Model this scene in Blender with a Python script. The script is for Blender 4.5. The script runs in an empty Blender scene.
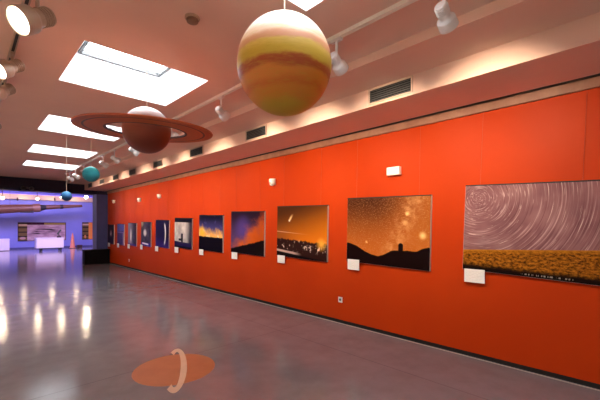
import bpy, bmesh, math, random
from mathutils import Vector, Matrix
random.seed(7)
C = bpy.context.scene.collection
S = bpy.context.scene

# ------------------------------------------------------------------ camera data (eye at 1.6 m, 44 degrees off the hall's axis)
FP = 346.0                      # focal length in pixels of a 600 px wide frame
HY = 225.4                      # horizon row
NX, NY = 0.698, 0.716           # forward direction in plan
EYE = 1.6
def ray(px, py):
    u = px - 300.0
    return Vector((u*NY + FP*NX, -u*NX + FP*NY, HY - py))
def on_x(px, py, X):            # point of the plane x = X
    r = ray(px, py); t = X/r.x
    return Vector((X, r.y*t, EYE + r.z*t))
def on_y(px, py, Y):
    r = ray(px, py); t = Y/r.y
    return Vector((r.x*t, Y, EYE + r.z*t))

# ------------------------------------------------------------------ materials
def srgb(r, g, b):
    f = lambda c: (c/255/12.92) if c/255 <= .04045 else ((c/255+.055)/1.055)**2.4
    return (f(r), f(g), f(b), 1.0)

class G:
    """tiny expression builder over a node tree"""
    def __init__(self, m):
        self.nt = m.node_tree
    def node(self, t, **kw):
        n = self.nt.nodes.new(t)
        for k, v in kw.items(): setattr(n, k, v)
        return n
    def put(self, sock, v):
        if isinstance(v, E): self.nt.links.new(v.s, sock)
        elif isinstance(v, bpy.types.NodeSocket): self.nt.links.new(v, sock)
        else: sock.default_value = v
    def math(self, op, a, b=0.0, c=None):
        n = self.node('ShaderNodeMath', operation=op)
        self.put(n.inputs[0], a); self.put(n.inputs[1], b)
        if c is not None: self.put(n.inputs[2], c)
        return E(self, n.outputs[0])
    def smooth(self, x, lo, hi):
        n = self.node('ShaderNodeMapRange', interpolation_type='SMOOTHSTEP')
        flip = lo > hi
        if flip: lo, hi = hi, lo
        self.put(n.inputs[0], x); n.inputs[1].default_value = lo; n.inputs[2].default_value = hi
        n.inputs[3].default_value = 1.0 if flip else 0.0; n.inputs[4].default_value = 0.0 if flip else 1.0
        return E(self, n.outputs[0])
    def vec(self, x, y, z=0.0):
        n = self.node('ShaderNodeCombineXYZ')
        self.put(n.inputs[0], x); self.put(n.inputs[1], y); self.put(n.inputs[2], z)
        return n.outputs[0]
    def noise(self, v, scale, detail=3.0, rough=.55):
        n = self.node('ShaderNodeTexNoise')
        self.nt.links.new(v, n.inputs['Vector'])
        n.inputs['Scale'].default_value = scale; n.inputs['Detail'].default_value = detail
        n.inputs['Roughness'].default_value = rough
        return E(self, n.outputs['Fac'])
    def mix(self, f, a, b):
        n = self.node('ShaderNodeMix', data_type='RGBA')
        self.put(n.inputs[0], f)
        for i, v in ((6, a), (7, b)):
            if isinstance(v, tuple) and len(v) == 3: v = (*v, 1.0)
            self.put(n.inputs[i], v)
        return E(self, n.outputs[2])
    def spot(self, u, v, cx, cy, r0, r1, ax=1.0):
        d = self.math('SQRT', ((u-cx)*ax)*((u-cx)*ax) + (v-cy)*(v-cy))
        return self.smooth(d, r1, r0)
    def coord(self, kind='Object'):
        n = self.node('ShaderNodeTexCoord'); return n.outputs[kind]
    def split(self, v):
        n = self.node('ShaderNodeSeparateXYZ'); self.nt.links.new(v, n.inputs[0])
        return [E(self, o) for o in n.outputs]
    def bump(self, h, strength, dist=.01):
        n = self.node('ShaderNodeBump'); n.inputs['Strength'].default_value = strength
        n.inputs['Distance'].default_value = dist; self.put(n.inputs['Height'], h)
        return n.outputs[0]
class E:
    def __init__(self, g, s): self.g, self.s = g, s
    def __add__(a, b): return a.g.math('ADD', a, b)
    __radd__ = __add__
    def __sub__(a, b): return a.g.math('SUBTRACT', a, b)
    def __rsub__(a, b): return a.g.math('SUBTRACT', b, a)
    def __mul__(a, b): return a.g.math('MULTIPLY', a, b)
    __rmul__ = __mul__
    def abs(a): return a.g.math('ABSOLUTE', a)

def mat(name, col, rough=.6, metal=0.0, spec=.5, emit=None, estr=0.0):
    m = bpy.data.materials.new(name); m.use_nodes = True
    b = m.node_tree.nodes['Principled BSDF']
    b.inputs['Base Color'].default_value = col if len(col) == 4 else (*col, 1)
    b.inputs['Roughness'].default_value = rough; b.inputs['Metallic'].default_value = metal
    b.inputs['Specular IOR Level'].default_value = spec
    if emit: b.inputs['Emission Color'].default_value = (*emit[:3], 1); b.inputs['Emission Strength'].default_value = estr
    return m
def bsdf(m): return m.node_tree.nodes['Principled BSDF']
def mottled(name, a, b, scale, rough=.6, detail=5, bump=0.0, spec=.5, kind='Object'):
    m = mat(name, a, rough, spec=spec); g = G(m); v = g.coord(kind)
    n = g.noise(v, scale, detail)
    g.put(bsdf(m).inputs['Base Color'], g.mix(g.smooth(n, .3, .7), a, b))
    if bump: g.put(bsdf(m).inputs['Normal'], g.bump(g.noise(v, scale*6, 4), bump))
    return m

M = {}
M['ceiling'] = mottled('ceiling_bounce_tint', (.80, .54, .43), (.84, .57, .45), 1.5, .75)  # pink in the base stands in for red bounce light on whitish paint
M['red'] = mottled('red_panel_paint', (.53, .047, .003), (.49, .040, .0025), .7, .5, spec=.12)
M['pale'] = mottled('pale_cream_paint', (.80, .70, .62), (.76, .66, .58), .8, .7)
M['tan'] = mottled('tan_wood_rail', (.36, .17, .10), (.28, .12, .07), 6, .5)
M['black'] = mat('black_matte', (.006, .006, .007), .6)
M['black_box'] = mottled('black_lacquer', (.003, .002, .003), (.005, .004, .005), 4, .7, spec=.15)
M['navy'] = mottled('navy_paint', (.06, .062, .20), (.07, .072, .23), 3, .6)
M['beam'] = mottled('dark_violet_paint', (.003, .0015, .024), (.004, .002, .030), 3, .6)
M['blue'] = mottled('lavender_blue_paint', (.20, .22, .58), (.24, .25, .62), .6, .7)
M['cream'] = mat('cream_paint', (.72, .52, .34), .6)
M['white'] = mat('white_paint', (.85, .85, .85), .5)
M['well'] = mat('white_plaster', (.86, .88, .90), .8)
M['grey_frame'] = mat('grey_aluminium', (.10, .10, .10), .5)
M['white_metal'] = mat('white_enamel', (.78, .75, .72), .35)
M['rail'] = mat('pale_aluminium_rail', (.90, .86, .76), .4)
M['bronze'] = mat('bronze_enamel', (.46, .34, .24), .4, .2)
M['lens'] = mat('lit_lens', (1, 1, 1), .3, emit=(1, .93, .80), estr=9)
M['lamp_warm'] = mat('lit_warm_bulb', (1, 1, 1), .3, emit=(1, .80, .55), estr=60)
M['lamp_wall'] = mat('opal_lamp_plastic', (.93, .90, .82), .35)
M['sign_glow'] = mat('lit_sign_diffuser', (.8, .8, .6), .4, emit=(.75, .85, .40), estr=.45)
M['board_edge'] = mat('grey_white_foam_board', (.50, .46, .43), .6)
M['board'] = mat('white_foam_board', (.88, .86, .84), .5)
M['wire'] = mat('red_painted_wire', (.45, .05, .015), .5)
M['string'] = mat('pale_cord', (.75, .65, .5), .6)
M['violet_led'] = mat('lit_blue_led', (0, 0, 0), .5, emit=(.13, .06, 1.0), estr=3.0)
M['plinth'] = mat('white_laminate', (.80, .74, .76), .4)
M['orange_cone'] = mottled('orange_paint', (.75, .25, .12), (.65, .2, .1), 5, .5)
M['dark'] = mat('dark_brown_plastic', (.05, .02, .02), .5)
M['wood'] = mottled('brown_tube_paint', (.15, .058, .028), (.115, .043, .02), 3, .45)
M['green_dark'] = mat('dark_green_metal', (.08, .09, .07), .4, .4)

# polished concrete
m = mat('polished_concrete', (.2, .18, .18), .2); g = G(m); v = g.coord('Object')
n1 = g.noise(v, .45, 6, .6); n2 = g.noise(v, 3.5, 6, .65); n3 = g.noise(v, 26, 3)
c = g.mix(g.smooth(n1, .3, .7), (.215, .205, .215), (.275, .26, .27))
c = g.mix(g.smooth(n2, .35, .75)*.5, c, (.17, .155, .155))
X, Y, Z = g.split(v)
jy = g.math('PINGPONG', Y, 2.0); jx = g.math('PINGPONG', X+.55, 2.0)
joint = g.math('MINIMUM', jy, jx)
c = g.mix(g.smooth(joint, .008, .003)*.45, c, (.06, .05, .05))
g.put(bsdf(m).inputs['Base Color'], c)
g.put(bsdf(m).inputs['Roughness'], .05 + n2*.12)
g.put(bsdf(m).inputs['Normal'], g.bump(n1*1.6 + n2*1.1 + n3*.10, .14, .02))
bsdf(m).inputs['Specular IOR Level'].default_value = .48
M['floor'] = m

# clear glazing of the roof lights
m = bpy.data.materials.new('clear_glazing'); m.use_nodes = True; nt = m.node_tree; nt.nodes.clear()
o = nt.nodes.new('ShaderNodeOutputMaterial'); mx = nt.nodes.new('ShaderNodeMixShader')
tr = nt.nodes.new('ShaderNodeBsdfTransparent'); gl = nt.nodes.new('ShaderNodeBsdfGlossy'); gl.inputs['Roughness'].default_value = .02
mx.inputs[0].default_value = .06
nt.links.new(tr.outputs[0], mx.inputs[1]); nt.links.new(gl.outputs[0], mx.inputs[2]); nt.links.new(mx.outputs[0], o.inputs[0])
M['glass'] = m

# ------------------------------------------------------------------ mesh helpers
class MB:
    def __init__(s): s.bm = bmesh.new(); s.uv = None
    def box(s, a, b, bevel=0.0):
        a, b = Vector(a), Vector(b); c = (a+b)/2; d = b-a
        r = bmesh.ops.create_cube(s.bm, size=1.0, matrix=Matrix.Translation(c) @ Matrix.Diagonal((abs(d.x), abs(d.y), abs(d.z), 1)))
        if bevel:
            es = list({e for v in r['verts'] for e in v.link_edges})
            bmesh.ops.bevel(s.bm, geom=es, offset=bevel, segments=2, profile=.5, affect='EDGES')
        return s
    def tube(s, p0, p1, r0, r1=None, seg=20, cap=True):
        p0, p1 = Vector(p0), Vector(p1); r1 = r0 if r1 is None else r1
        d = p1-p0; q = d.to_track_quat('Z', 'Y').to_matrix().to_4x4()
        bmesh.ops.create_cone(s.bm, cap_ends=cap, segments=seg, radius1=r0, radius2=r1, depth=d.length,
                              matrix=Matrix.Translation((p0+p1)/2) @ q)
        return s
    def lathe(s, prof, seg=40, mtx=None):
        mtx = mtx or Matrix.Identity(4); rings = []
        for r, z in prof:
            if r < 1e-6: rings.append([s.bm.verts.new(mtx @ Vector((0, 0, z)))])
            else: rings.append([s.bm.verts.new(mtx @ Vector((r*math.cos(2*math.pi*k/seg), r*math.sin(2*math.pi*k/seg), z))) for k in range(seg)])
        for A, B in zip(rings, rings[1:]):
            for k in range(seg):
                l = (k+1) % seg
                if len(A) == 1 and len(B) == 1: continue
                if len(A) == 1: s.bm.faces.new((A[0], B[l], B[k]))
                elif len(B) == 1: s.bm.faces.new((A[k], A[l], B[0]))
                else: s.bm.faces.new((A[k], A[l], B[l], B[k]))
        return s
    def sphere(s, c, r, seg=48, rings=28, sc=(1, 1, 1)):
        bmesh.ops.create_uvsphere(s.bm, u_segments=seg, v_segments=rings, radius=r, matrix=Matrix.Translation(c) @ Matrix.Diagonal((*sc, 1)))
        return s
    def face(s, pts):
        s.bm.faces.new([s.bm.verts.new(p) for p in pts]); return s
    def uvface(s, pts, uvs):
        f = s.bm.faces.new([s.bm.verts.new(p) for p in pts])
        L = s.bm.loops.layers.uv.verify()
        for l, q in zip(f.loops, uvs): l[L].uv = q
        return s
    def build(s, name, mtl, parent=None, smooth=False, loc=None):
        bmesh.ops.recalc_face_normals(s.bm, faces=s.bm.faces[:])
        me = bpy.data.meshes.new(name)
        if smooth:
            for f in s.bm.faces: f.smooth = True
        s.bm.to_mesh(me); s.bm.free()
        if smooth: me.set_sharp_from_angle(angle=math.radians(40))
        o = bpy.data.objects.new(name, me); C.objects.link(o)
        me.materials.append(M[mtl] if isinstance(mtl, str) else mtl)
        if parent: o.parent = parent
        if loc is not None: o.location = loc
        return o
def tag(o, label, cat, group=None):
    o['label'] = label; o['category'] = cat
    if group: o['group'] = group
    return o
def thing(name, label, cat, loc=(0, 0, 0), group=None, mtx=None):
    o = bpy.data.objects.new(name, None); C.objects.link(o); o.empty_display_size = .1
    if mtx is not None: o.matrix_world = mtx
    else: o.location = loc
    return tag(o, label, cat, group)
def struct(o): o['kind'] = 'structure'; return o
def copy_tree(o, parent=None):
    c = o.copy(); C.objects.link(c)
    if parent: c.parent = parent
    for ch in [x for x in C.objects if x.parent == o]: copy_tree(ch, c)
    return c
def wall_mtx(p, tilt=0.0):      # local x = along the red wall towards the entrance, y = into the wall, z = up
    return Matrix.Translation(p) @ Matrix.Rotation(-math.pi/2, 4, 'Z') @ Matrix.Rotation(tilt, 4, 'Y')
def light(name, kind, loc, power, col, parent=None, aim=None, **kw):
    d = bpy.data.lights.new(name, kind); d.energy = power; d.color = col
    for k, v in kw.items(): setattr(d, k, v)
    o = bpy.data.objects.new(name, d); C.objects.link(o)
    if aim is not None: o.rotation_euler = Vector(aim).to_track_quat('-Z', 'Y').to_euler()
    o.location = loc
    if parent: o.parent = parent
    return o

# ------------------------------------------------------------------ the setting
WX = 4.435                      # red wall
CZ = 3.36                       # main ceiling
Y0, YE, YF = -3.0, 16.3, 30.0   # back wall, end of the hall, wall of the far room
XL = -1.5
struct(MB().box((-6.2, Y0-.1, -.1), (9.2, YF+.1, 0)).build('floor', 'floor'))
struct(MB().box((WX, Y0-.1, .055), (WX+.1, YE+.01, 2.95)).build('wall_right', 'red'))
struct(MB().box((WX+.012, Y0-.1, 0), (WX+.1, YE+.01, .055)).build('baseboard_right', 'black'))
struct(MB().box((WX-.03, Y0, 2.945), (WX+.02, YE-.02, 3.046), .004).build('trim_1', 'tan'))
struct(MB().box((WX-.085, Y0, 3.046), (WX-.022, YE-.02, 3.052)).build('trim_shadow_gap', 'black'))  # black strip standing in for the shaded gap above the rail
struct(MB().box((WX-.035, Y0, 0), (WX-.012, YE-.3, .004)).build('trim_3', mat('pale_sealant', (.42, .38, .33), .6)))
struct(MB().box((XL-.1, Y0-.1, 0), (XL, YE+.01, CZ+.05)).build('wall_left', 'pale'))
struct(MB().box((XL-.1, Y0-.1, 0), (WX+.1, Y0, CZ+.05)).build('wall_back', 'pale'))

SKY = [(.80, 2.05, -2.4, -1.15), (.78, 2.02, .75, 2.0), (.83, 2.14, 3.79, 5.03), (.98, 2.27, 6.72, 7.89),
       (1.10, 2.35, 9.40, 10.44), (1.24, 2.45, 11.85, 12.90)]
cb = MB(); yy = Y0-.1
def cq(x0, x1, y0, y1): cb.face([(x0, y0, CZ), (x1, y0, CZ), (x1, y1, CZ), (x0, y1, CZ)])
XR = 2.99
for x0, x1, y0, y1 in SKY:
    cq(XL-.1, XR, yy, y0); cq(XL-.1, x0, y0, y1); cq(x1, XR, y0, y1); yy = y1
cq(XL-.1, XR, yy, YE+.05)
prof = [(XR, CZ), (XR, 3.27), (3.57, 3.27), (3.57, 3.05), (WX+.1, 3.05)]
for (xa, za), (xb, zb) in zip(prof, prof[1:]):
    cb.face([(xa, Y0-.1, za), (xb, Y0-.1, zb), (xb, YE+.05, zb), (xa, YE+.05, za)])
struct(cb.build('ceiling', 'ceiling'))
for i, (x0, x1, y0, y1) in enumerate(SKY):
    w = bpy.data.objects.new('window_%d' % (i+1), None); C.objects.link(w); struct(w)
    w.location = (x0, y0, CZ); X, Y = x1-x0, y1-y0; H = .42
    a = [(0, 0), (X, 0), (X, Y), (0, Y)]; b = [(.20, 0), (X-.10, 0), (X-.10, Y), (.20, Y)]
    sh = MB()
    for k in range(4):
        l = (k+1) % 4
        sh.face([(*a[k], 0), (*a[l], 0), (*b[l], H), (*b[k], H)])
    sh.build('shaft', 'well', w)
    fr = MB(); t = .035
    fr.box((.20, 0, H-.03), (.20+t, Y, H+.02)).box((X-.10-t, 0, H-.03), (X-.10, Y, H+.02))
    fr.box((.20+t, 0, H-.03), (X-.10-t, t, H+.02)).box((.20+t, Y-t, H-.03), (X-.10-t, Y, H+.02))
    fr.build('frame', 'grey_frame', w)
    MB().box((.20+t, t, H), (X-.10-t, Y-t, H+.008)).build('pane', 'glass', w)
    p = light('skylight_portal', 'AREA', (x0+X/2, y0+Y/2, CZ+H+.05), 1, (1, 1, 1), shape='RECTANGLE', size=X, size_y=Y+.1)
    p.data.cycles.is_portal = True

# end of the hall: header beam, wall stub, far room
struct(MB().box((XL-.1, YE, 2.90), (WX+.1, YE+.6, 4.4)).build('wall_header', 'beam'))
struct(MB().box((4.02, YE, 0), (WX+.1, YE+.6, 2.90)).build('wall_stub', 'navy'))
struct(MB().box((4.005, YE+.03, 0), (4.02, YE+.6, 2.90)).build('trim_lit_side', 'blue'))  # lavender sheet colours in far-room light on the navy stub's side
struct(MB().box((WX+.1, YE, 0), (9.2, YE+.1, 4.4)).box((-6.2, YE, 0), (XL-.1, YE+.1, 4.4)).build('wall_far_entrance', 'blue'))
struct(MB().box((-6.2, YF, 0), (9.2, YF+.1, 4.4)).build('wall_far', 'blue'))
struct(MB().box((-6.3, YE, 0), (-6.2, YF+.1, 4.4)).box((9.2, YE, 0), (9.3, YF+.1, 4.4)).build('wall_far_sides', 'blue'))
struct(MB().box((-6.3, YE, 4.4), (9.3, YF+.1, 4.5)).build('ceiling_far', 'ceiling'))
struct(MB().box((-6.2, YF-.35, 3.36), (9.2, YF, 3.66)).box((-6.2, YF-.40, 3.62), (9.2, YF-.35, 3.70)).build('trim_4', 'cream'))
struct(MB().box((-6.2, YF-.03, 0), (9.2, YF, .10)).build('baseboard_far', 'navy'))

# ------------------------------------------------------------------ photographs on the red wall
SKYN = {}
def art_mat(name, fn, aspect):
    m = mat('print_'+name, (.1, .1, .1), .35, spec=.10); g = G(m)
    uv = g.coord('UV'); u, v, _ = g.split(uv)
    gm = g.node('ShaderNodeGamma'); g.put(gm.inputs[0], fn(g, u, v, aspect)); gm.inputs[1].default_value = 1.22
    g.put(bsdf(m).inputs['Base Color'], gm.outputs[0])
    return m
def stars(g, u, v, asp, scale=60, lo=.70, hi=.78):
    return g.smooth(g.noise(g.vec(u*asp, v), scale, 1.0), lo, hi)
def trails(g, u, v, asp):
    cx, cy = .115, .84
    x = (u-cx)*asp; y = v-cy
    r = g.math('SQRT', x*x + y*y); th = g.math('ARCTAN2', y, x)
    n = g.noise(g.vec(r*70, th*1.0), 1.0, 2, .6); nn = g.noise(g.vec(r*120, th*2.6, 4.0), 1.0, 1)
    base = g.mix(g.smooth(g.noise(g.vec(u*asp, v), 2.5, 3), .3, .7), (.27, .135, .15), (.38, .215, .225))
    c = g.mix(g.smooth(n, .52, .70)*.65, base, (.70, .50, .49))
    c = g.mix(g.smooth(nn, .66, .74)*.8, c, (.90, .72, .66))
    c = g.mix(g.smooth(n, .42, .30)*.55, c, (.14, .05, .06))
    hz = .235 + u*.10
    gr = g.noise(g.vec(u*asp*24, v*44), 1.0, 5, .75); g2 = g.noise(g.vec(u*asp*6, v*9), 1.0, 3)
    f = g.mix(g.smooth(gr, .35, .65), (.09, .03, .004), (.56, .24, .025))
    f = g.mix(g.smooth(hz - v, .05, .0)*.6, f, (.62, .28, .03))
    f = g.mix(g.smooth(v + g2*.06, .13, .06), f, (.012, .004, .004))
    tx = g.smooth(g.noise(g.vec(u*asp*70, v*9), 1.0, 1), .5, .58)*g.smooth((v-.024).abs(), .010, .006)*g.smooth((u-.66).abs(), .19, .17)
    f = g.mix(tx*.7, f, (.6, .55, .5))
    return g.mix(g.smooth(v - hz, -.006, .006), f, c)
def milky(g, u, v, asp):
    c = g.mix(g.smooth(v, 1.0, .12), (.10, .028, .009), (.60, .19, .03))
    c = g.mix(g.smooth(u, .35, 1.0)*.55, c, (.62, .22, .045))
    d = (u - .60)*.94 - (v - .28)*.34
    n = g.noise(g.vec(u*asp, v), 9, 5, .65)
    c = g.mix(g.smooth(d.abs(), .17, .0)*g.smooth(n, .38, .68)*.55, c, (.85, .48, .24))
    c = g.mix(stars(g, u, v, asp, 80, .58, .70)*.55, c, (.8, .5, .28))
    for cx, cy, r, k in ((.925, .46, .075, 1.0), (.755, .755, .045, .9), (.27, .33, .03, .7), (.735, .63, .05, .35), (.28, .32, .012, 1)):
        c = g.mix(g.spot(u, v, cx, cy, .0, r, asp)*k, c, (1.0, .72, .34))
    h = .105 + g.smooth(u, .42, .0)*.17 + g.smooth(u, .40, .66)*.11 + g.smooth(u, .84, 1.0)*.07 + g.noise(g.vec(u*9, .5), 1.0, 4)*.05
    land = g.smooth(v - h, .006, -.006)
    dome = g.smooth((u-.69).abs(), .030, .024)*g.smooth(v + (u-.69)*(u-.69)*30, .350, .335)
    return g.mix(g.math('MAXIMUM', land, dome), c, (.016, .003, .004))
def comet(g, u, v, asp):
    c = g.mix(g.smooth(v + (1.0-u)*.35, .25, 1.25), (.80, .26, .015), (.10, .035, .012))
    c = g.mix(g.smooth(u, .55, .0)*g.smooth(v, .6, .3)*.6, c, (.22, .07, .03))
    a = (u-.30)*.55 + (v-.76)*(-.35); d = (u-.27)*.8 - (v-.72)*.42
    tail = g.smooth(d.abs(), .03, .0)*g.smooth(v, .70, .73)*g.smooth(v, .86, .76)
    c = g.mix(tail*.9, c, (1, .70, .35))
    c = g.mix(g.spot(u, v, .27, .715, .0, .03, asp), c, (1, .95, .8))
    line = g.smooth((v - .50 + u*.06).abs(), .012, .0)*g.smooth(u, .75, .1)
    c = g.mix(line*.7, c, (.85, .55, .38))
    h = .36 - u*.06 + g.noise(g.vec(u*14, .3), 1.0, 4, .7)*.14 - .07
    c = g.mix(g.smooth(v - h, .02, -.01), c, (.05, .015, .012))
    n = g.noise(g.vec(u*asp*11, v*7), 1.0, 3, .7)
    lights = g.smooth(n, .56, .68)*g.smooth(v, .09, .16)*g.smooth(v, .38, .26)
    c = g.mix(lights, c, (.95, .75, .66))
    c = g.mix(g.spot(u, v, .90, .30, .0, .16, asp)*.9, c, (1.0, .55, .10))
    road = g.smooth((v - .125 + u*.10).abs(), .03, .015)*g.smooth(u, .55, .35)
    c = g.mix(road*.9, c, (.75, .55, .48))
    return g.mix(g.smooth(v + u*.10, .115, .09), c, (.010, .004, .006))
def dusk(g, u, v, asp):
    c = g.mix(g.smooth(v, .3, 1.0), (.13, .075, .20), (.035, .015, .035))
    c = g.mix(g.spot(u, v, .38, .60, .05, .42, asp)*.7, c, (.14, .09, .36))
    n = g.noise(g.vec(u*asp*2.4, v*3.4), 1.0, 4, .6)
    w = g.smooth(u*.62 - v*.75 + n*.75, .14, .58)
    c = g.mix(w, c, (.76, .19, .02))
    c = g.mix(g.smooth(u - v*.5 + n*.5, .45, .95)*.5, c, (.35, .05, .01))
    h = .07 + u*.26 + g.noise(g.vec(u*9, .4), 1.0, 4)*.09 - .02
    return g.mix(g.smooth(v - h, .015, -.015), c, (.014, .006, .007))
def town(g, u, v, asp):
    c = g.mix(g.smooth(v, .55, .98), (.09, .08, .26), (.010, .008, .030))
    n = g.noise(g.vec(u*asp*4, v*4), 1.0, 4, .65)
    c = g.mix(g.smooth(n, .55, .75)*.5*g.smooth(v, .45, .6), c, (.22, .20, .48))
    glow = g.smooth(v + (n-.5)*.55 + g.smooth(u, .45, .1)*-.10, .66, .42)
    c = g.mix(glow, c, (.90, .50, .15))
    c = g.mix(g.spot(u, v, .15, .50, .02, .22, asp), c, (.95, .55, .06))
    c = g.mix(glow*g.smooth(n, .5, .62)*.8, c, (1.0, .85, .55))
    return g.mix(g.smooth(v + (g.noise(g.vec(u*8, .2), 1.0, 3)-.5)*.06, .405, .375), c, (.008, .004, .006))
def figure(g, u, v, asp):
    n = g.noise(g.vec(u*asp*3, v*2.4), 1.0, 4, .6)
    c = g.mix(g.smooth(n, .3, .7), (.42, .37, .37), (.75, .70, .68))
    c = g.mix(g.smooth(u + (n-.5)*.5, .62, .95), c, (.06, .05, .07))
    body = g.smooth((u-.45).abs(), .06, .045)*g.smooth(v, .50, .47)*g.smooth(v, .15, .2)
    foot = g.smooth((u-.37).abs(), .13, .11)*g.smooth((v-.275).abs(), .045, .03)
    c = g.mix(g.math('MAXIMUM', body, foot), c, (.012, .008, .02))
    c = g.mix(g.smooth(v + u*.03, .225, .205), c, (.035, .020, .10))
    c = g.mix(g.smooth(v, .08, .05), c, (.008, .006, .014))
    return g.mix(g.smooth(v, .855, .865), c, (.006, .005, .010))
def crescent(g, u, v, asp):
    c = g.mix(g.smooth(v, .0, .45), (.07, .035, .22), (.016, .010, .055))
    x = (u+.36)*1.0; y = (v-.50)*1.02
    r = g.math('SQRT', x*x*1.0 + y*y*.95)
    th = g.smooth(y.abs(), .44, .30)
    ring = g.smooth((r-1.115).abs(), .050, .028)*th
    return g.mix(ring, c, (.88, .84, .80))
def moon(g, u, v, asp):
    n = g.noise(g.vec(u*asp*3, v*3), 1.0, 4)
    c = g.mix(g.smooth(n, .35, .65), (.025, .018, .035), (.10, .085, .11))
    c = g.mix(g.spot(u, v, .12, .95, .0, .25, asp)*.8, c, (.55, .45, .30))
    c = g.mix(g.spot(u, v, .42, .55, .07, .20, asp*.9), c, (.68, .64, .64))
    c = g.mix(g.smooth(v, .18, .10), c, (.07, .03, .30))
    return g.mix(g.smooth((v-.115+u*.04).abs(), .04, .02)*g.smooth(u, .1, .2)*g.smooth(u, .85, .7), c, (.80, .78, .82))
def streak(g, u, v, asp):
    n = g.noise(g.vec(u*asp*3, v*4), 1.0, 4)
    c = g.mix(g.smooth(u, .2, .9), (.26, .24, .34), (.045, .030, .03))
    c = g.mix(g.smooth(n, .45, .65)*.4, c, (.20, .16, .14))
    c = g.mix(g.smooth((u-.36).abs(), .13, .02)*g.smooth(v, .05, .35)*g.smooth(v, .85, .5), c, (.85, .80, .78))
    return g.mix(g.smooth(v, .12, .06)*.8, c, (.09, .04, .28))
def haze(g, u, v, asp):
    n = g.noise(g.vec(u*asp*3, v*4), 1.0, 4)
    c = g.mix(g.smooth(v + (n-.5)*.3, .62, .7), (.07, .045, .19), (.12, .13, .42))
    c = g.mix(g.smooth((v-.6).abs(), .05, .0)*.7, c, (.35, .25, .45))
    return g.mix(g.smooth(u, .72, .95)*g.smooth(v, .65, .55)*.8, c, (.50, .34, .42))
def nebula(g, u, v, asp):
    c = g.mix(g.smooth(v, .2, .9), (.03, .012, .07), (.014, .008, .03))
    c = g.mix(g.spot(u, v, .52, .55, .02, .24, asp), c, (.75, .45, .50))
    return g.mix(g.spot(u, v, .5, .5, .02, .09, asp), c, (.95, .85, .85))

PICS = [  # corner pixels TL, TR, BR, BL, print, label
 ((464, 186.4), (604, 178.5), (604, 287.6), (464, 268.3), trails, 'large mounted photograph of circular star trails over a golden field, hung on red wall'),
 ((347, 198.3), (430.5, 194.7), (430.5, 271.5), (347, 261.3), milky, 'mounted photograph of orange milky way sky above dark hills with a dome, on red wall'),
 ((277, 206.7), (327.3, 204.6), (327.3, 262.7), (277, 255.4), comet, 'mounted photograph of a small comet in orange night sky over town lights, on red wall'),
 ((231, 211.8), (264.2, 210.8), (264.2, 257.0), (231, 251.8), dusk, 'mounted photograph of violet and orange dusk clouds over a dark slope, on red wall'),
 ((199, 215.1), (222.7, 214.9), (222.7, 253.3), (199, 249.2), town, 'mounted photograph of yellow glow under deep blue sky above black ground, on red wall'),
 ((174.6, 218.0), (191.8, 218.0), (191.8, 250.0), (174.6, 246.7), figure, 'mounted photograph with black top band, pale light and small dark silhouette, on red wall'),
 ((155.6, 220.0), (168.8, 220.1), (168.8, 248.9), (155.6, 246.2), crescent, 'mounted photograph of thin white crescent curve on navy, on red wall'),
 ((141, 221.8), (150.6, 222.0), (150.6, 247.2), (141, 245.2), moon, 'mounted dark photograph with pale round blot and white streak along its foot, on red wall'),
 ((128, 222.9), (136.2, 223.1), (136.2, 246.6), (128, 244.8), streak, 'mounted grey photograph with one upright white streak of light, on red wall'),
 ((117.2, 223.9), (124, 224.1), (124, 245.6), (117.2, 244.1), haze, 'mounted photograph of hazy plain blue and lavender, second from the navy wall stub'),
 ((107.9, 224.4), (113.8, 224.6), (113.8, 244.6), (107.9, 243.2), nebula, 'mounted dark photograph with pinkish glow, hung beside the navy wall stub'),
]
TH = .035
PR = []
for tl, tr, br, bl, fn, lab in PICS:
    P = [on_x(*q, WX-TH) for q in (tl, tr, br, bl)]
    w = ((P[0].y-P[1].y) + (P[3].y-P[2].y))/2; h = ((P[0].z-P[3].z) + (P[1].z-P[2].z))/2
    c = sum(P, Vector())/4
    dz = ((P[1].z-P[0].z) + (P[2].z-P[3].z))/2
    tilt = -math.atan2(dz, w)
    c.x = WX
    PR.append((c, w, h, tilt))
    r = thing('mounted_picture', lab, 'photograph', mtx=wall_mtx(c, tilt), group='photographs along the red wall')
    MB().box((-w/2, -TH+.003, -h/2), (w/2, -.002, h/2)).build('backing_board', 'board_edge', r)
    a = MB(); e = .003
    a.uvface([(-w/2+e, -TH, -h/2+e), (w/2-e, -TH, -h/2+e), (w/2-e, -TH, h/2-e), (-w/2+e, -TH, h/2-e)], [(0, 0), (1, 0), (1, 1), (0, 1)])
    a.uvface([(-w/2+e, -TH+.003, -h/2+e), (-w/2+e, -TH+.003, h/2-e), (w/2-e, -TH+.003, h/2-e), (w/2-e, -TH+.003, -h/2+e)], [(0, 0)]*4)
    a.build('photo_print', art_mat(fn.__name__, fn, w/h), r)
    fb = MB(); fb.box((-w/2, -TH-.002, h/2-.012), (w/2, -.002, h/2+.002)).build('top_edge', 'black', r)
    up = 2.95 - c.z
    for sx in (-w/2+.16, w/2-.18):
        MB().tube((sx, -.012, h/2), (sx + math.sin(tilt)*up*0, -.012, up/math.cos(tilt)), .002, seg=8).build('hanging_wire', 'wire', r)

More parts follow.
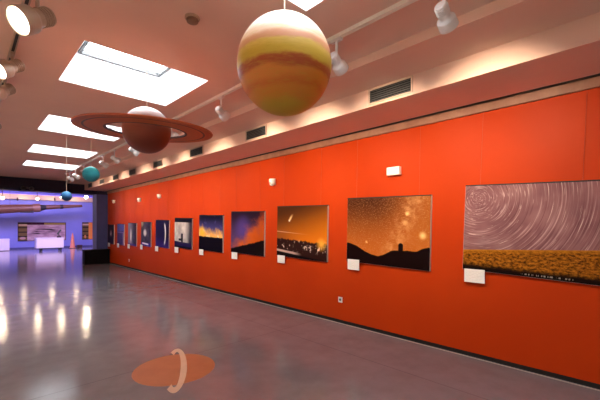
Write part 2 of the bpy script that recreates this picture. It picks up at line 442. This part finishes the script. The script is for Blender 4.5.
CARDS = [(464.2, 484.6, 268.4, 282.6), (347.5, 359, 258.9, 269.8), (277.4, 284.6, 255.0, 262.9), (231.5, 237, 252.0, 258.9), (199, 203.2, 249.1, 255.0),
         (174.5, 178.1, 247.0, 252.6), (155, 158, 246.0, 251.3), (140.1, 142.3, 244.6, 249.3), (127.5, 129.5, 244.0, 248.4), (117, 118.9, 243.3, 247.4), (107.9, 109.8, 242.6, 246.5)]
what = ['star trail', 'milky way', 'comet', 'dusk cloud', 'yellow glow', 'dark silhouette', 'white crescent', 'pale round blot', 'upright streak', 'plain blue haze', 'pinkish glow']
m = mat('printed_card', (.82, .76, .70), .5); g = G(m); u, v, _ = g.split(g.coord('UV'))
ln = g.smooth(g.math('PINGPONG', v*9.0, .5), .36, .42)*g.smooth(g.noise(g.vec(u*22, v*9), 1.0, 1), .40, .46)*g.smooth((u-.5).abs(), .42, .40)*g.smooth((v-.5).abs(), .36, .34)
g.put(bsdf(m).inputs['Base Color'], g.mix(ln*.35, (.95, .93, .90), (.40, .36, .34)))
M['card'] = m
for i, (x0, x1, ya, yb) in enumerate(CARDS):
    a = on_x(x0, ya, WX-.046); b = on_x(x1, yb, WX-.046); a2 = on_x(x0, yb-1.0*(x1-x0)/20, WX-.046)
    w = a.y - b.y; h = a.z - a2.z
    c = Vector((WX, (a.y+b.y)/2, (a.z+a2.z)/2))
    r = thing('caption_sign', 'small white caption card on red wall under the %s photograph' % what[i], 'caption card', mtx=wall_mtx(c), group='caption cards under the photographs')
    MB().box((-w/2, -.046, -h/2), (w/2, -.0385, h/2), .001).build('card_block', 'board', r)
    MB().uvface([(-w/2+.003, -.0465, -h/2+.003), (w/2-.003, -.0465, -h/2+.003), (w/2-.003, -.0465, h/2-.003), (-w/2+.003, -.0465, h/2-.003)], [(0, 0), (1, 0), (1, 1), (0, 1)]).build('printed_face', 'card', r)

# ------------------------------------------------------------------ small fittings on the red wall
def detector(px, py, lab):
    r = thing('motion_detector', lab, 'detector', mtx=wall_mtx(on_x(px, py, WX)), group='white detectors on the red wall')
    MB().box((-.05, -.02, -.055), (.05, -.001, .065), .006).build('back_plate', 'lamp_wall', r)
    b = MB(); seg = 14; n = 8
    prof = [(.075, .06), (.077, .02), (.072, -.02), (.058, -.05), (.034, -.07), (0, -.078)]
    b.lathe([(0, .062)] + prof, 28, Matrix.Translation((0, -.055, 0)) @ Matrix.Diagonal((1, .75, 1, 1)))
    b.build('housing', 'lamp_wall', r, smooth=True)
    MB().sphere((0, -.108, -.02), .014, 12, 8).build('sensor_eye', 'dark', r, smooth=True)
detector(274.3, 182.3, 'white cup shaped detector on red wall above the comet photograph')
detector(160.6, 196.3, 'white cup shaped detector on red wall, above the white crescent photograph')
detector(140.6, 200.0, 'white detector on red wall, above the dark photograph with pale round blot')
detector(115.0, 201.6, 'white detector high on red wall beside the navy wall stub')

r = thing('emergency_sign', 'small box shaped emergency light above the orange milky way photograph', 'emergency light', mtx=wall_mtx(on_x(395.2, 171.6, WX)))
MB().box((-.10, -.07, -.055), (.10, -.001, .06), .006).build('housing', 'lamp_wall', r)
MB().box((-.085, -.076, -.04), (.085, -.068, .048), .003).build('diffuser', 'sign_glow', r)

def outlet(px, py, lab):
    r = thing('wall_socket', lab, 'socket', mtx=wall_mtx(on_x(px, py, WX)), group='white sockets low on the red wall')
    MB().box((-.042, -.012, -.045), (.042, -.001, .045), .004).build('cover_plate', 'white', r)
    MB().tube((0, -.0105, 0), (0, -.0135, 0), .022, seg=20).build('socket_well', 'grey_frame', r)
    for s in (-.009, .009): MB().tube((s, -.013, 0), (s, -.0142, 0), .004, seg=8).build('pin_hole', 'black', r)
outlet(340.6, 299.6, 'white wall socket low on red wall between comet and milky way photographs')
outlet(129.2, 260.3, 'white wall socket low on red wall under the grey streak photograph')

# ------------------------------------------------------------------ vents on the bulkhead
VX = 3.57
vents = [2.16, 4.73, 6.82, 8.85, 10.7, 12.25, 13.8, 15.4]
ordn = ['first', 'second', 'third', 'fourth', 'fifth', 'sixth', 'seventh', 'eighth']
vr = None
for i, y in enumerate(vents):
    mt = wall_mtx(Vector((VX, y, 3.165)))
    lab = 'dark louvred air vent in the lit ceiling step, %s from the camera' % ordn[i]
    if vr is None:
        vr = thing('air_vent', lab, 'air vent', mtx=mt, group='air vents along the ceiling step')
        W, H = .27, .075
        f = MB(); f.box((-W-.02, -.014, H), (W+.02, -.001, H+.02)).box((-W-.02, -.014, -H-.02), (W+.02, -.001, -H))
        f.box((-W-.02, -.014, -H), (-W, -.001, H)).box((W, -.014, -H), (W+.02, -.001, H)); f.build('frame', mat('beige_vent_frame', (.60, .42, .32), .5), vr)
        MB().box((-W, -.004, -H), (W, -.001, H)).build('backing', 'black', vr)
        for k in range(6):
            z = -H + (k+.5)*2*H/6
            s = MB(); s.bm.faces.ensure_lookup_table()
            s.face([(-W, -.013, z-.007), (W, -.013, z-.007), (W, -.005, z+.005), (-W, -.005, z+.005)])
            s.face([(-W, -.012, z-.008), (-W, -.004, z+.004), (W, -.004, z+.004), (W, -.012, z-.008)]); s.build('slat', 'grey_frame', vr)
    else:
        c = copy_tree(vr); c.matrix_world = mt; c['label'] = lab

# ------------------------------------------------------------------ tracks and spotlights
TX, TL = 2.48, .355
def track(x, y0, y1, mtl, lab):
    r = thing('ceiling_track', lab, 'lighting track', (x, 0, CZ))
    MB().box((-.022, y0, -.034), (-.012, y1, 0)).box((.012, y0, -.034), (.022, y1, 0)).box((-.012, y0, -.012), (.012, y1, 0)).build('rail', mtl, r)
    MB().box((-.012, y0, -.030), (.012, y1, -.026)).build('conductor', 'black' if mtl == 'bronze' else 'rail', r)
    for y in (y0-.02, y1): MB().box((-.024, y, -.036), (.024, y+.02, 0), .003).build('end_cap', mtl, r)
track(TX, -2.6, 13.9, 'rail', 'pale lighting track on the ceiling alongside the red wall')
track(TL, -2.6, 13.9, 'bronze', 'dark slotted lighting track on the ceiling away from the red wall')

def spotlight(x, y, aim, mtl, k, lab, grp, power, col, angle=95, drop=.17, lens=True):
    r = thing('track_spotlight', lab, 'spotlight', (x, y, CZ), grp)
    MB().box((-.02, -.06, -.062), (.02, .06, -.034), .005).build('adapter', mtl, r)
    MB().tube((0, 0, -.06), (0, 0, -drop+.02), .012, seg=12).build('stem', mtl, r)
    d = Vector(aim).normalized(); q = d.to_track_quat('Z', 'Y').to_matrix().to_4x4()
    T = Matrix.Translation((0, 0, -drop)) @ q
    side = q.to_3x3() @ Vector((1, 0, 0))
    y_ = MB(); R = .074*k
    y_.box((-.012, -.012, -.02), (.012, .012, .02))
    y_.bm.transform(Matrix.Translation((0, 0, -drop+.02)))
    y_.build('yoke', mtl, r)
    can = MB()
    can.lathe([(0, -.11*k), (.045*k, -.11*k), (.058*k, -.098*k), (.060*k, .02*k), (.066*k, .035*k), (.085*k, .05*k), (.090*k, .06*k), (.094*k, .15*k), (.086*k, .15*k), (.083*k, .135*k), (0, .135*k)], 28, T)
    co = can.build('lamp_can', mtl, r, smooth=True)
    ln = MB(); ln.lathe([(0, .138*k), (.082*k, .138*k), (.082*k, .143*k), (0, .143*k)], 28, T)
    ln.build('lens', 'lens', co)
    rb = MB()
    for q_ in (-.08, -.06, -.04, -.02): rb.lathe([(.058*k, (q_-.004)*k), (.065*k, (q_-.003)*k), (.065*k, (q_+.003)*k), (.058*k, (q_+.004)*k)], 28, T)
    rb.build('cooling_fin', mtl, co)
    if power:
        light('spot_bulb', 'SPOT', Vector((0, 0, -drop)) + d*(.155*k), power, col, r, aim=d,
              spot_size=math.radians(angle), spot_blend=.85, shadow_soft_size=.06)
    return r
WARM = (1.0, .82, .60)
PW = 170
rows = [(1.06, 1), (2.06, 1), (3.05, 1), (4.06, 1), (5.6, 1), (7.4, 1), (8.6, 1), (9.5, 1), (11.4, 1), (12.4, 1), (13.2, 1)]
tgt = [1.15, 2.3, 3.4, 4.6, 6.0, 7.4, 8.6, 9.8, 11.4, 12.8, 14.4]
nth = ['first in view above the entrance end', 'second in view, beside the big striped globe', 'third in view, behind the big striped globe', 'between the big globe and the ringed globe, with bare pale can',
       'hidden partly by the ringed globe', 'just below the ringed globe', 'between ringed and teal globes, nearer the ringed one', 'next after it beside the teal globe', 'just past the teal globe', 'next to last towards the far room', 'last before the far room']
vi = 0
for (y, vis), ty in zip(rows, tgt):
    lab = 'white track spotlight, ' + (nth[vi] if vis else ('over the entrance end' if y < -1 else 'over the entrance end next to it'))
    spotlight(TX, y, (WX-TX-.25, ty-y, -.85), 'white_metal', .74, lab, 'spotlights along the red wall', PW, WARM, 88, .24)
    vi += vis
lrows = [(-1.5, 'added unseen behind the camera'), (.3, 'added unseen above the camera'), (2.86, 'whole with its lens glowing'), (4.5, 'middle one, cut by the picture edge'), (5.35, 'third one, barely in view'), (7.5, 'added unseen beyond the frame'), (10, 'added unseen far along the track'), (12.5, 'added unseen at the end of the track')]  # heads out of frame are added to help light the hall
for y, w_ in lrows:
    spotlight(TL, y, (-.80, -.36, -.62), 'bronze', .95, 'bronze spotlight on the dark ceiling track, ' + w_, 'spotlights on the dark track', 110, WARM, 115, (.385 if y > 2 else .2) if y < 3.5 else .17)

# ------------------------------------------------------------------ hanging globes
def px_z(px, py, X):
    r = ray(px, py); t = X/r.x; return Vector((X, r.y*t, EYE + r.z*t)), t
def hang(o, R):
    MB().tube((0, 0, R*.98), (0, 0, CZ - o.location.z), .004, seg=8).build('hanging_cord', 'string', o)
AX = 1.465
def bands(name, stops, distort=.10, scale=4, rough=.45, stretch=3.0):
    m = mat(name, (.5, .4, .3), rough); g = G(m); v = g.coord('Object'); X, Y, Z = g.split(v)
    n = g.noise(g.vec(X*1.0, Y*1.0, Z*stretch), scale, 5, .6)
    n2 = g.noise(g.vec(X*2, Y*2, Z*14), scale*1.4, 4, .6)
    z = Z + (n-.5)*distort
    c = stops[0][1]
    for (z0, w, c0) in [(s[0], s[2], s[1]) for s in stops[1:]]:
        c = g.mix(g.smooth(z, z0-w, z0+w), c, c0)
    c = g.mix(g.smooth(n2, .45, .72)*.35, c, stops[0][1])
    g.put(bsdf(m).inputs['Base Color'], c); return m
p, t = px_z(284.5, 66.0, AX); R = 46.5*t*1.005
jm = bands('striped_globe_lit_top', [(-9, (.55, .36, .03)), (-.88*R, (.66, .26, .03), .10*R), (-.66*R, (.62, .18, .022), .06*R), (-.56*R, (.68, .25, .03), .05*R), (-.38*R, (.42, .085, .014), .07*R), (-.20*R, (.66, .46, .045), .05*R),
           (-.02*R, (.72, .50, .09), .06*R), (.10*R, (.66, .30, .15), .05*R), (.26*R, (.80, .56, .36), .06*R), (.45*R, (.85, .78, .66), .1*R)], .22*R, 6)  # cream top band carries painted-in skylight; the lower bands are its stripes
r = thing('hanging_planet', 'big striped orange and cream globe hanging under a skylight', 'planet model', p, 'planet models on cords')
MB().sphere((0, 0, 0), R, 64, 40, (1, 1, 1.03)).build('globe', jm, r, smooth=True); hang(r, R)
MB().tube((0, 0, -R-.006), (0, 0, -R+.01), .012, seg=12).build('pole_plug', 'dark', r)

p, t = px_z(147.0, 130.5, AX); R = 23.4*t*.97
sm = bands('ringed_globe_lit_top', [(-9, (.17, .026, .008)), (-.5*R, (.21, .034, .010), .3*R), (.1*R, (.30, .10, .05), .2*R), (.42*R, (.55, .42, .40), .15*R)], .05*R, 5)  # pale top is skylight put into the colour; body is reddish brown
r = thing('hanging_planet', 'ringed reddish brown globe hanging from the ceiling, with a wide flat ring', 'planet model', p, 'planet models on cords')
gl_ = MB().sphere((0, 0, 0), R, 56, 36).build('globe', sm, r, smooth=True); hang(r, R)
m = mat('ring_paint', (.4, .13, .05), .5); g = G(m); X, Y, Z = g.split(g.coord('Object'))
rad = g.math('SQRT', X*X + Y*Y)
RO, RI = 2.80*R, 1.58*R
n = g.noise(g.vec(rad*30, 0.0), 1.0, 3)
c = g.mix(g.smooth(n, .35, .65), (.46, .095, .022), (.54, .125, .030))
c = g.mix(g.smooth((rad-2.42*R).abs(), .055*R, .03*R), c, (.06, .02, .015))
c = g.mix(g.smooth(rad, RI+.12*R, RI+.09*R), c, (.035, .012, .010))
g.put(bsdf(m).inputs['Base Color'], c)
ro = MB().lathe([(RI, -.008), (RO, -.008), (RO+.004, 0), (RO, .008), (RI, .008), (RI, -.008)], 96).build('planet_ring', m, r, smooth=True)
vd = Vector((p.x, p.y, 0)).normalized(); axs = Vector((vd.y, -vd.x, 0))
ro.rotation_euler = Matrix.Rotation(math.radians(3.5), 3, axs).to_euler()
for k in range(3):
    a = 2*math.pi*k/3 + .5
    MB().tube((R*.97*math.cos(a), R*.97*math.sin(a), 0), (RI*1.02*math.cos(a), RI*1.02*math.sin(a), 0), .004, seg=8).build('ring_strut', 'dark', r)

for px, py, rr, cols, lab in ((91, 174.2, 8.3, ((.006, .20, .26), (.012, .42, .50), (.05, .52, .56)), 'small teal globe hanging beyond the ringed one'),
                              (66.5, 196.2, 5.2, ((.01, .06, .25), (.03, .20, .50), (.06, .32, .6)), 'small deep blue globe hanging before the violet far room')):
    p, t = px_z(px, py, AX); R = rr*t*.93
    mm = bands(cols and 'globe_paint', [(-9, cols[0]), (-.3*R, cols[1], .4*R), (.45*R, cols[2], .3*R)], .06*R, 6)
    r = thing('hanging_planet', lab, 'planet model', p, 'planet models on cords')
    MB().sphere((0, 0, 0), R, 40, 24).build('globe', mm, r, smooth=True); hang(r, R)

r = thing('smoke_detector', 'round ceiling smoke detector beside the big skylight', 'smoke detector', (1.39, 2.73, CZ))
MB().lathe([(0, 0), (.062, 0), (.062, -.014), (.055, -.02)], 28).build('mounting_base', mat('tan_plastic', (.42, .27, .18), .5), r, smooth=True)
MB().lathe([(.05, -.018), (.046, -.042), (.03, -.052), (0, -.054)], 28).build('dome', mat('brown_plastic', (.26, .15, .09), .5), r, smooth=True)

# ------------------------------------------------------------------ emblem inlaid in the floor
e = thing('floor_emblem', 'round terracotta ringed planet emblem inlaid in the grey floor', 'floor emblem', (1.70, 3.75, 0))
MB().lathe([(0, .0015), (.435, .0015), (.435, 0)], 72).build('disc', mottled('terracotta_inlay', (.52, .20, .085), (.47, .17, .07), 5, .38), e)
ang = math.atan2(.897, .44); ca, sa = math.cos(ang), math.sin(ang)
rb = MB(); N = 120; prev = None
def ell(a, b, t):
    x, y = a*math.cos(t), -b*math.sin(t)
    return (x*ca - y*sa + .015, x*sa + y*ca + .01)
seq = []
for k in range(-40, 161):
    t = math.pi*k/120
    o_, i_ = ell(.625, .120, t), ell(.50, .052, t)
    mid = Vector(((o_[0]+i_[0])/2, (o_[1]+i_[1])/2))
    back = math.sin(t) < 0
    if back and mid.length < .455: prev = None; continue
    cur = [rb.bm.verts.new((*o_, .003)), rb.bm.verts.new((*i_, .003))]
    if prev: rb.bm.faces.new((prev[0], prev[1], cur[1], cur[0]))
    prev = cur
ring = rb.build('ring', mottled('beige_inlay', (.78, .56, .38), (.72, .52, .35), 6, .4), e)
if ring.data.polygons[0].normal.z < 0: ring.data.flip_normals()

# ------------------------------------------------------------------ end of the hall and far room
b = thing('storage_box', 'low black box standing on the floor against the navy wall stub', 'box', (3.945, YE-.22, 0))
MB().box((-.455, -.19, .02), (.455, .19, .575), .008).build('body', 'black_box', b)
MB().box((-.465, -.20, .575), (.465, .20, .61), .006).build('lid', 'black_box', b)
MB().box((-.40, -.17, 0), (.40, .17, .02)).build('plinth', 'black', b)

q = on_y(27, 188.6, YE)
r = thing('mounted_emergency_light', 'twin headed emergency light on the dark header above the far room opening', 'emergency light', q)
MB().box((-.16, -.05, -.02), (.16, -.001, .06), .006).build('housing', mat('dull_brown_plastic', (.10, .07, .08), .5), r)
for s in (-.12, .12):
    h_ = MB().lathe([(0, 0), (.05, 0), (.075, .05), (.078, .07)], 20, Matrix.Translation((s, -.05, .0)) @ Matrix.Rotation(math.radians(90), 4, 'X')).build('lamp_head', mat('grey_plastic', (.16, .13, .12), .5), r, smooth=True)

# long tapering tube
YT = 28.0
def TP(px, py): return on_y(px, py, YT)
A, B = TP(-16, 210.3), TP(82, 205.8); O = TP(33, 208)
r = thing('hanging_telescope', 'long tapering brown telescope tube hanging across the far room', 'telescope model', O)
def seg(name, x0, y0, x1, y1, r0, r1, mtl):
    a, b_ = TP(x0, y0)-O, TP(x1, y1)-O
    return MB().tube(a, b_, r0, r1, 28).build(name, mtl, r, smooth=True)
seg('main_tube', -16, 209.7, 33, 208.0, .29, .235, 'wood')
seg('joint_band', 33, 208.0, 40, 207.9, .265, .265, mottled('tan_tube_paint', (.22, .10, .06), (.20, .09, .055), 3, .45))
seg('black_collar', 40, 207.9, 46, 207.3, .22, .14, 'black')
seg('front_tube', 46, 207.3, 82, 205.9, .15, .085, 'wood')
seg('black_ring', 60, 206.75, 63, 206.65, .145, .14, 'black')
a, b_ = TP(20, 211.6)-O, TP(33.5, 211.1)-O
MB().box((a.x, -.12, a.z-.06), (b_.x, .12, b_.z+.10), .01).build('underside_block', 'black', r)
for px, py in ((10, 208.8), (55, 207)):
    a = TP(px, py)-O; MB().tube(a, (a.x, a.y, 4.4-O.z), .006, seg=6).build('hanging_cord', 'dark', r)

# wall panels in the far room
def panel_art(fn, name): return art_mat(name, fn, 2.2)
def poster(g, u, v, asp):
    n = g.noise(g.vec(u*5, v*5), 1.0, 4)
    c = g.mix(g.smooth(n, .35, .65), (.40, .26, .30), (.62, .44, .46))
    d = ((v-.52) - (u-.5)*.35).abs()
    c = g.mix(g.smooth(d, .22, .05)*g.smooth((u-.52).abs(), .34, .12)*g.smooth(g.noise(g.vec(u*3, v*14), 1.0, 4), .40, .55), c, (.035, .015, .02))
    c = g.mix(g.smooth(v, .35, .15)*.4, c, (.65, .50, .50))
    top = g.smooth(v, .87, .89)
    tc = g.mix(g.smooth(u, .52, .54), (.07, .012, .03), (.36, .27, .08))
    c = g.mix(top, c, tc)
    col = g.smooth(u, .185, .175)
    cc = g.mix(g.smooth(g.math('PINGPONG', v*4.2, .5), .08, .14), (.02, .01, .02), (.20, .14, .06))
    cc = g.mix(g.spot(u, v, .09, .14, .06, .085, 2.2*.55), cc, (.50, .34, .30))
    cc = g.mix(g.smooth((v-.86).abs(), .06, .04), cc, (.62, .45, .32))
    c = g.mix(col, c, cc)
    e_ = g.math('MAXIMUM', (u-.5).abs(), ((v-.5).abs()))
    return g.mix(g.smooth(e_, .49, .495), c, (.05, .02, .03))
def poster_orange(g, u, v, asp):
    cc = g.mix(g.smooth(g.math('PINGPONG', v*4.2, .5), .08, .14), (.02, .01, .02), (.20, .14, .06))
    cc = g.mix(g.smooth((v-.88).abs(), .06, .04), cc, (.62, .45, .32))
    cc = g.mix(g.spot(u, v, .27, .16, .08, .12, 1.0), cc, (.70, .33, .15))
    return g.mix(g.smooth(u, .60, .62), cc, (.85, .36, .10))
for (x0, x1, ya, yb, fn, lab) in ((17.7, 66, 222.2, 241.3, poster, 'wide framed display panel with dark streaked picture on the blue far wall'),
                                  (82.2, 92.8, 222.2, 239.6, poster_orange, 'narrow framed display panel with orange half on the blue far wall')):
    a, b_ = on_y(x0, ya, YF-.04), on_y(x1, yb, YF-.04); a2 = on_y(x0, yb, YF-.04)
    w, h = b_.x-a.x, a.z-a2.z
    r = thing('mounted_display', lab, 'display panel', ((a.x+b_.x)/2, YF, (a.z+a2.z)/2))
    MB().box((-w/2, -.035, -h/2), (w/2, -.001, h/2)).build('panel_frame', 'dark', r)
    MB().uvface([(-w/2+.02, -.037, -h/2+.02), (w/2-.02, -.037, -h/2+.02), (w/2-.02, -.037, h/2-.02), (-w/2+.02, -.037, h/2-.02)], [(0, 0), (1, 0), (1, 1), (0, 1)]).build('printed_face', panel_art(fn, fn.__name__), r)

# white display table with wheels
Yt = 26.4
a, b_ = on_y(36.2, 238, Yt), on_y(64.2, 238, Yt)
w = b_.x-a.x
r = thing('display_cart', 'white display case on small black wheels in the violet far room', 'display case', ((a.x+b_.x)/2, Yt+.4, 0))
MB().box((-w/2+.02, -.38, .19), (w/2-.02, .38, .78), .01).build('body', 'plinth', r)
MB().box((-w/2, -.40, .78), (w/2, .40, .82), .008).build('table_top', 'plinth', r)
for sx in (-w/2+.28, w/2-.16):
    for sy in (-.3, .3):
        MB().tube((sx-.03, sy, .075), (sx+.03, sy, .075), .075, seg=18).build('wheel', 'black', r)
        MB().box((sx-.045, sy-.02, .07), (sx+.045, sy+.02, .19)).build('wheel_fork', 'black', r)
MB().box((-w/2+.28, -.31, .15), (w/2-.16, -.28, .18)).build('axle_bar', 'dark', r)
q = on_y(59, 237.5, Yt+.3)
r = thing('tabletop_instrument', 'small dark instrument on a round foot, standing on the white display case', 'instrument', (q.x, Yt+.3, .82))
MB().lathe([(0, 0), (.13, 0), (.13, .04), (.10, .10), (.05, .13), (0, .14)], 20).build('foot', 'dark', r, smooth=True)
MB().tube((0, 0, .12), (-.02, 0, .30), .03, .025, 12).build('pillar', 'green_dark', r)
MB().tube((-.10, 0, .20), (.10, 0, .50), .045, .05, 14).build('barrel', 'green_dark', r)

q = on_y(9.5, 238.8, 28.3)
r = thing('display_plinth', 'white display plinth cut by the picture edge, beside the blue far wall', 'plinth', (q.x-.8, 28.3+.4, 0))
MB().box((-.8, -.4, .03), (.8, .4, .70), .01).build('body', 'plinth', r)
MB().box((-.82, -.42, .70), (.82, .42, .75), .008).build('plinth_top', 'plinth', r)
MB().box((-.76, -.36, 0), (.76, .36, .03)).build('kick', 'dark', r)

q = on_y(72.6, 247.6, 28.4)
r = thing('tall_cone', 'tall slim orange cone standing before the blue far wall', 'cone', (q.x, 28.4, 0))
MB().lathe([(0, .03), (.19, .03), (.15, .10), (.075, .8), (.03, 1.06), (0, 1.08)], 24).build('cone_shell', 'orange_cone', r, smooth=True)
MB().box((-.22, -.22, 0), (.22, .22, .03), .005).build('cone_foot', 'dark', r)
r = thing('small_crate', 'small dark crate beside the orange cone', 'crate', (q.x+.40, 28.35, 0))
MB().box((-.15, -.14, 0), (.15, .14, .2), .006).build('body', 'dark', r)
MB().box((-.16, -.15, .2), (.16, .15, .225), .004).build('lid', 'dark', r)

# cove light and lamps on the cornice
st = thing('cove_light_strip', 'blue glowing light strip along the cream cornice of the far room', 'light strip', (3.0, YF-.2, 3.66))
MB().box((-5, -.03, 0), (5.5, .03, .03)).build('strip_holder', 'white', st)
MB().tube((-5, 0, .05), (5.5, 0, .05), .022, seg=10).build('light_tube', 'violet_led', st)
for px, py, Yl, s, lab in ((2.5, 197.5, 20.4, .8, 'glowing pendant lamp in the far room, at the picture edge'), (61.5, 196.8, 20.0, .5, 'glowing pendant lamp in the far room behind the deep blue globe'), (37.3, 198.3, 20.2, .5, 'glowing pendant lamp in the far room above the brown tube'), (86, 196.8, 19.6, 1.5, 'brightest glowing pendant lamp in the far room, next to the navy stub')):
    q = on_y(px, py, Yl)
    r = thing('ceiling_pendant_lamp', lab, 'lamp', (q.x, q.y, q.z), 'pendant lamps in the far room')
    MB().tube((0, .02, .10), (0, .02, 4.4-q.z), .012, seg=8).build('stem', 'dark', r)
    MB().lathe([(0, -.10), (.05, -.09), (.07, 0), (.085, .08), (.08, .08), (.05, .0), (0, -.01)], 20, Matrix.Translation((0, .03, 0)) @ Matrix.Rotation(math.radians(115), 4, 'X')).build('reflector', 'dark', r, smooth=True)
    MB().sphere((0, -.005, -.015), .03+.028*s, 16, 10).build('bulb', 'lamp_warm', r, smooth=True)
    light('pendant_bulb', 'POINT', (q.x, q.y-.12, q.z-.05), 22*s, (1, .78, .5), shadow_soft_size=.06)
for px in (0, 24, 52, 76):
    light('cornice_wash', 'POINT', (on_y(px, 198, YF-.7).x, YF-.75, 3.30), 10, (1, .78, .5), shadow_soft_size=.10)
for px in (17.5, 39, 54.5):
    q = on_y(px, 199.2, YF-.4)
    nm = {17.5: 'first along from the picture edge', 39: 'beside the glowing middle lamp', 54.5: 'close to the deep blue globe'}[px]
    r = thing('cornice_mount', 'small dark bracket fixed on the cream cornice, ' + nm, 'bracket', (q.x, YF-.40, q.z))
    MB().box((-.04, -.05, -.10), (.04, 0, .10), .006).build('plate', 'dark', r)
    MB().tube((0, -.05, .0), (0, -.16, -.05), .03, .045, 12).build('nozzle', 'dark', r)

# ------------------------------------------------------------------ far-room area lights without fixtures, world, camera
for x in (0, 4.5):
    light('violet_flood', 'AREA', (x, 24.5, 4.3), 480, (.44, .38, 1.0), aim=(0, .55, -1), shape='RECTANGLE', size=2.5, size_y=1.5)
light('pink_fill', 'AREA', (3.4, 22.0, 4.3), 330, (1.0, .66, .66), aim=(.05, .8, -.6), shape='RECTANGLE', size=1.5, size_y=1.0)  # added fill that warms the white case and wall, no known lamp

w = bpy.data.worlds.new('World'); S.world = w; w.use_nodes = True
bg = w.node_tree.nodes['Background']; bg.inputs[0].default_value = (.90, .95, 1.0, 1); bg.inputs[1].default_value = 17.0

cam = bpy.data.cameras.new('Camera'); co = bpy.data.objects.new('Camera', cam); C.objects.link(co)
cam.sensor_width = 36; cam.lens = 36*FP/600; cam.shift_y = (HY-200)/600
co.location = (0, 0, EYE); co.rotation_euler = (math.radians(90), 0, -math.atan2(NX, NY)); S.camera = co
cam.clip_start = .05
S.view_settings.view_transform = 'Standard'; S.view_settings.look = 'None'
S.view_settings.gamma = 1; S.view_settings.use_curve_mapping = False; S.view_settings.exposure = 0.0
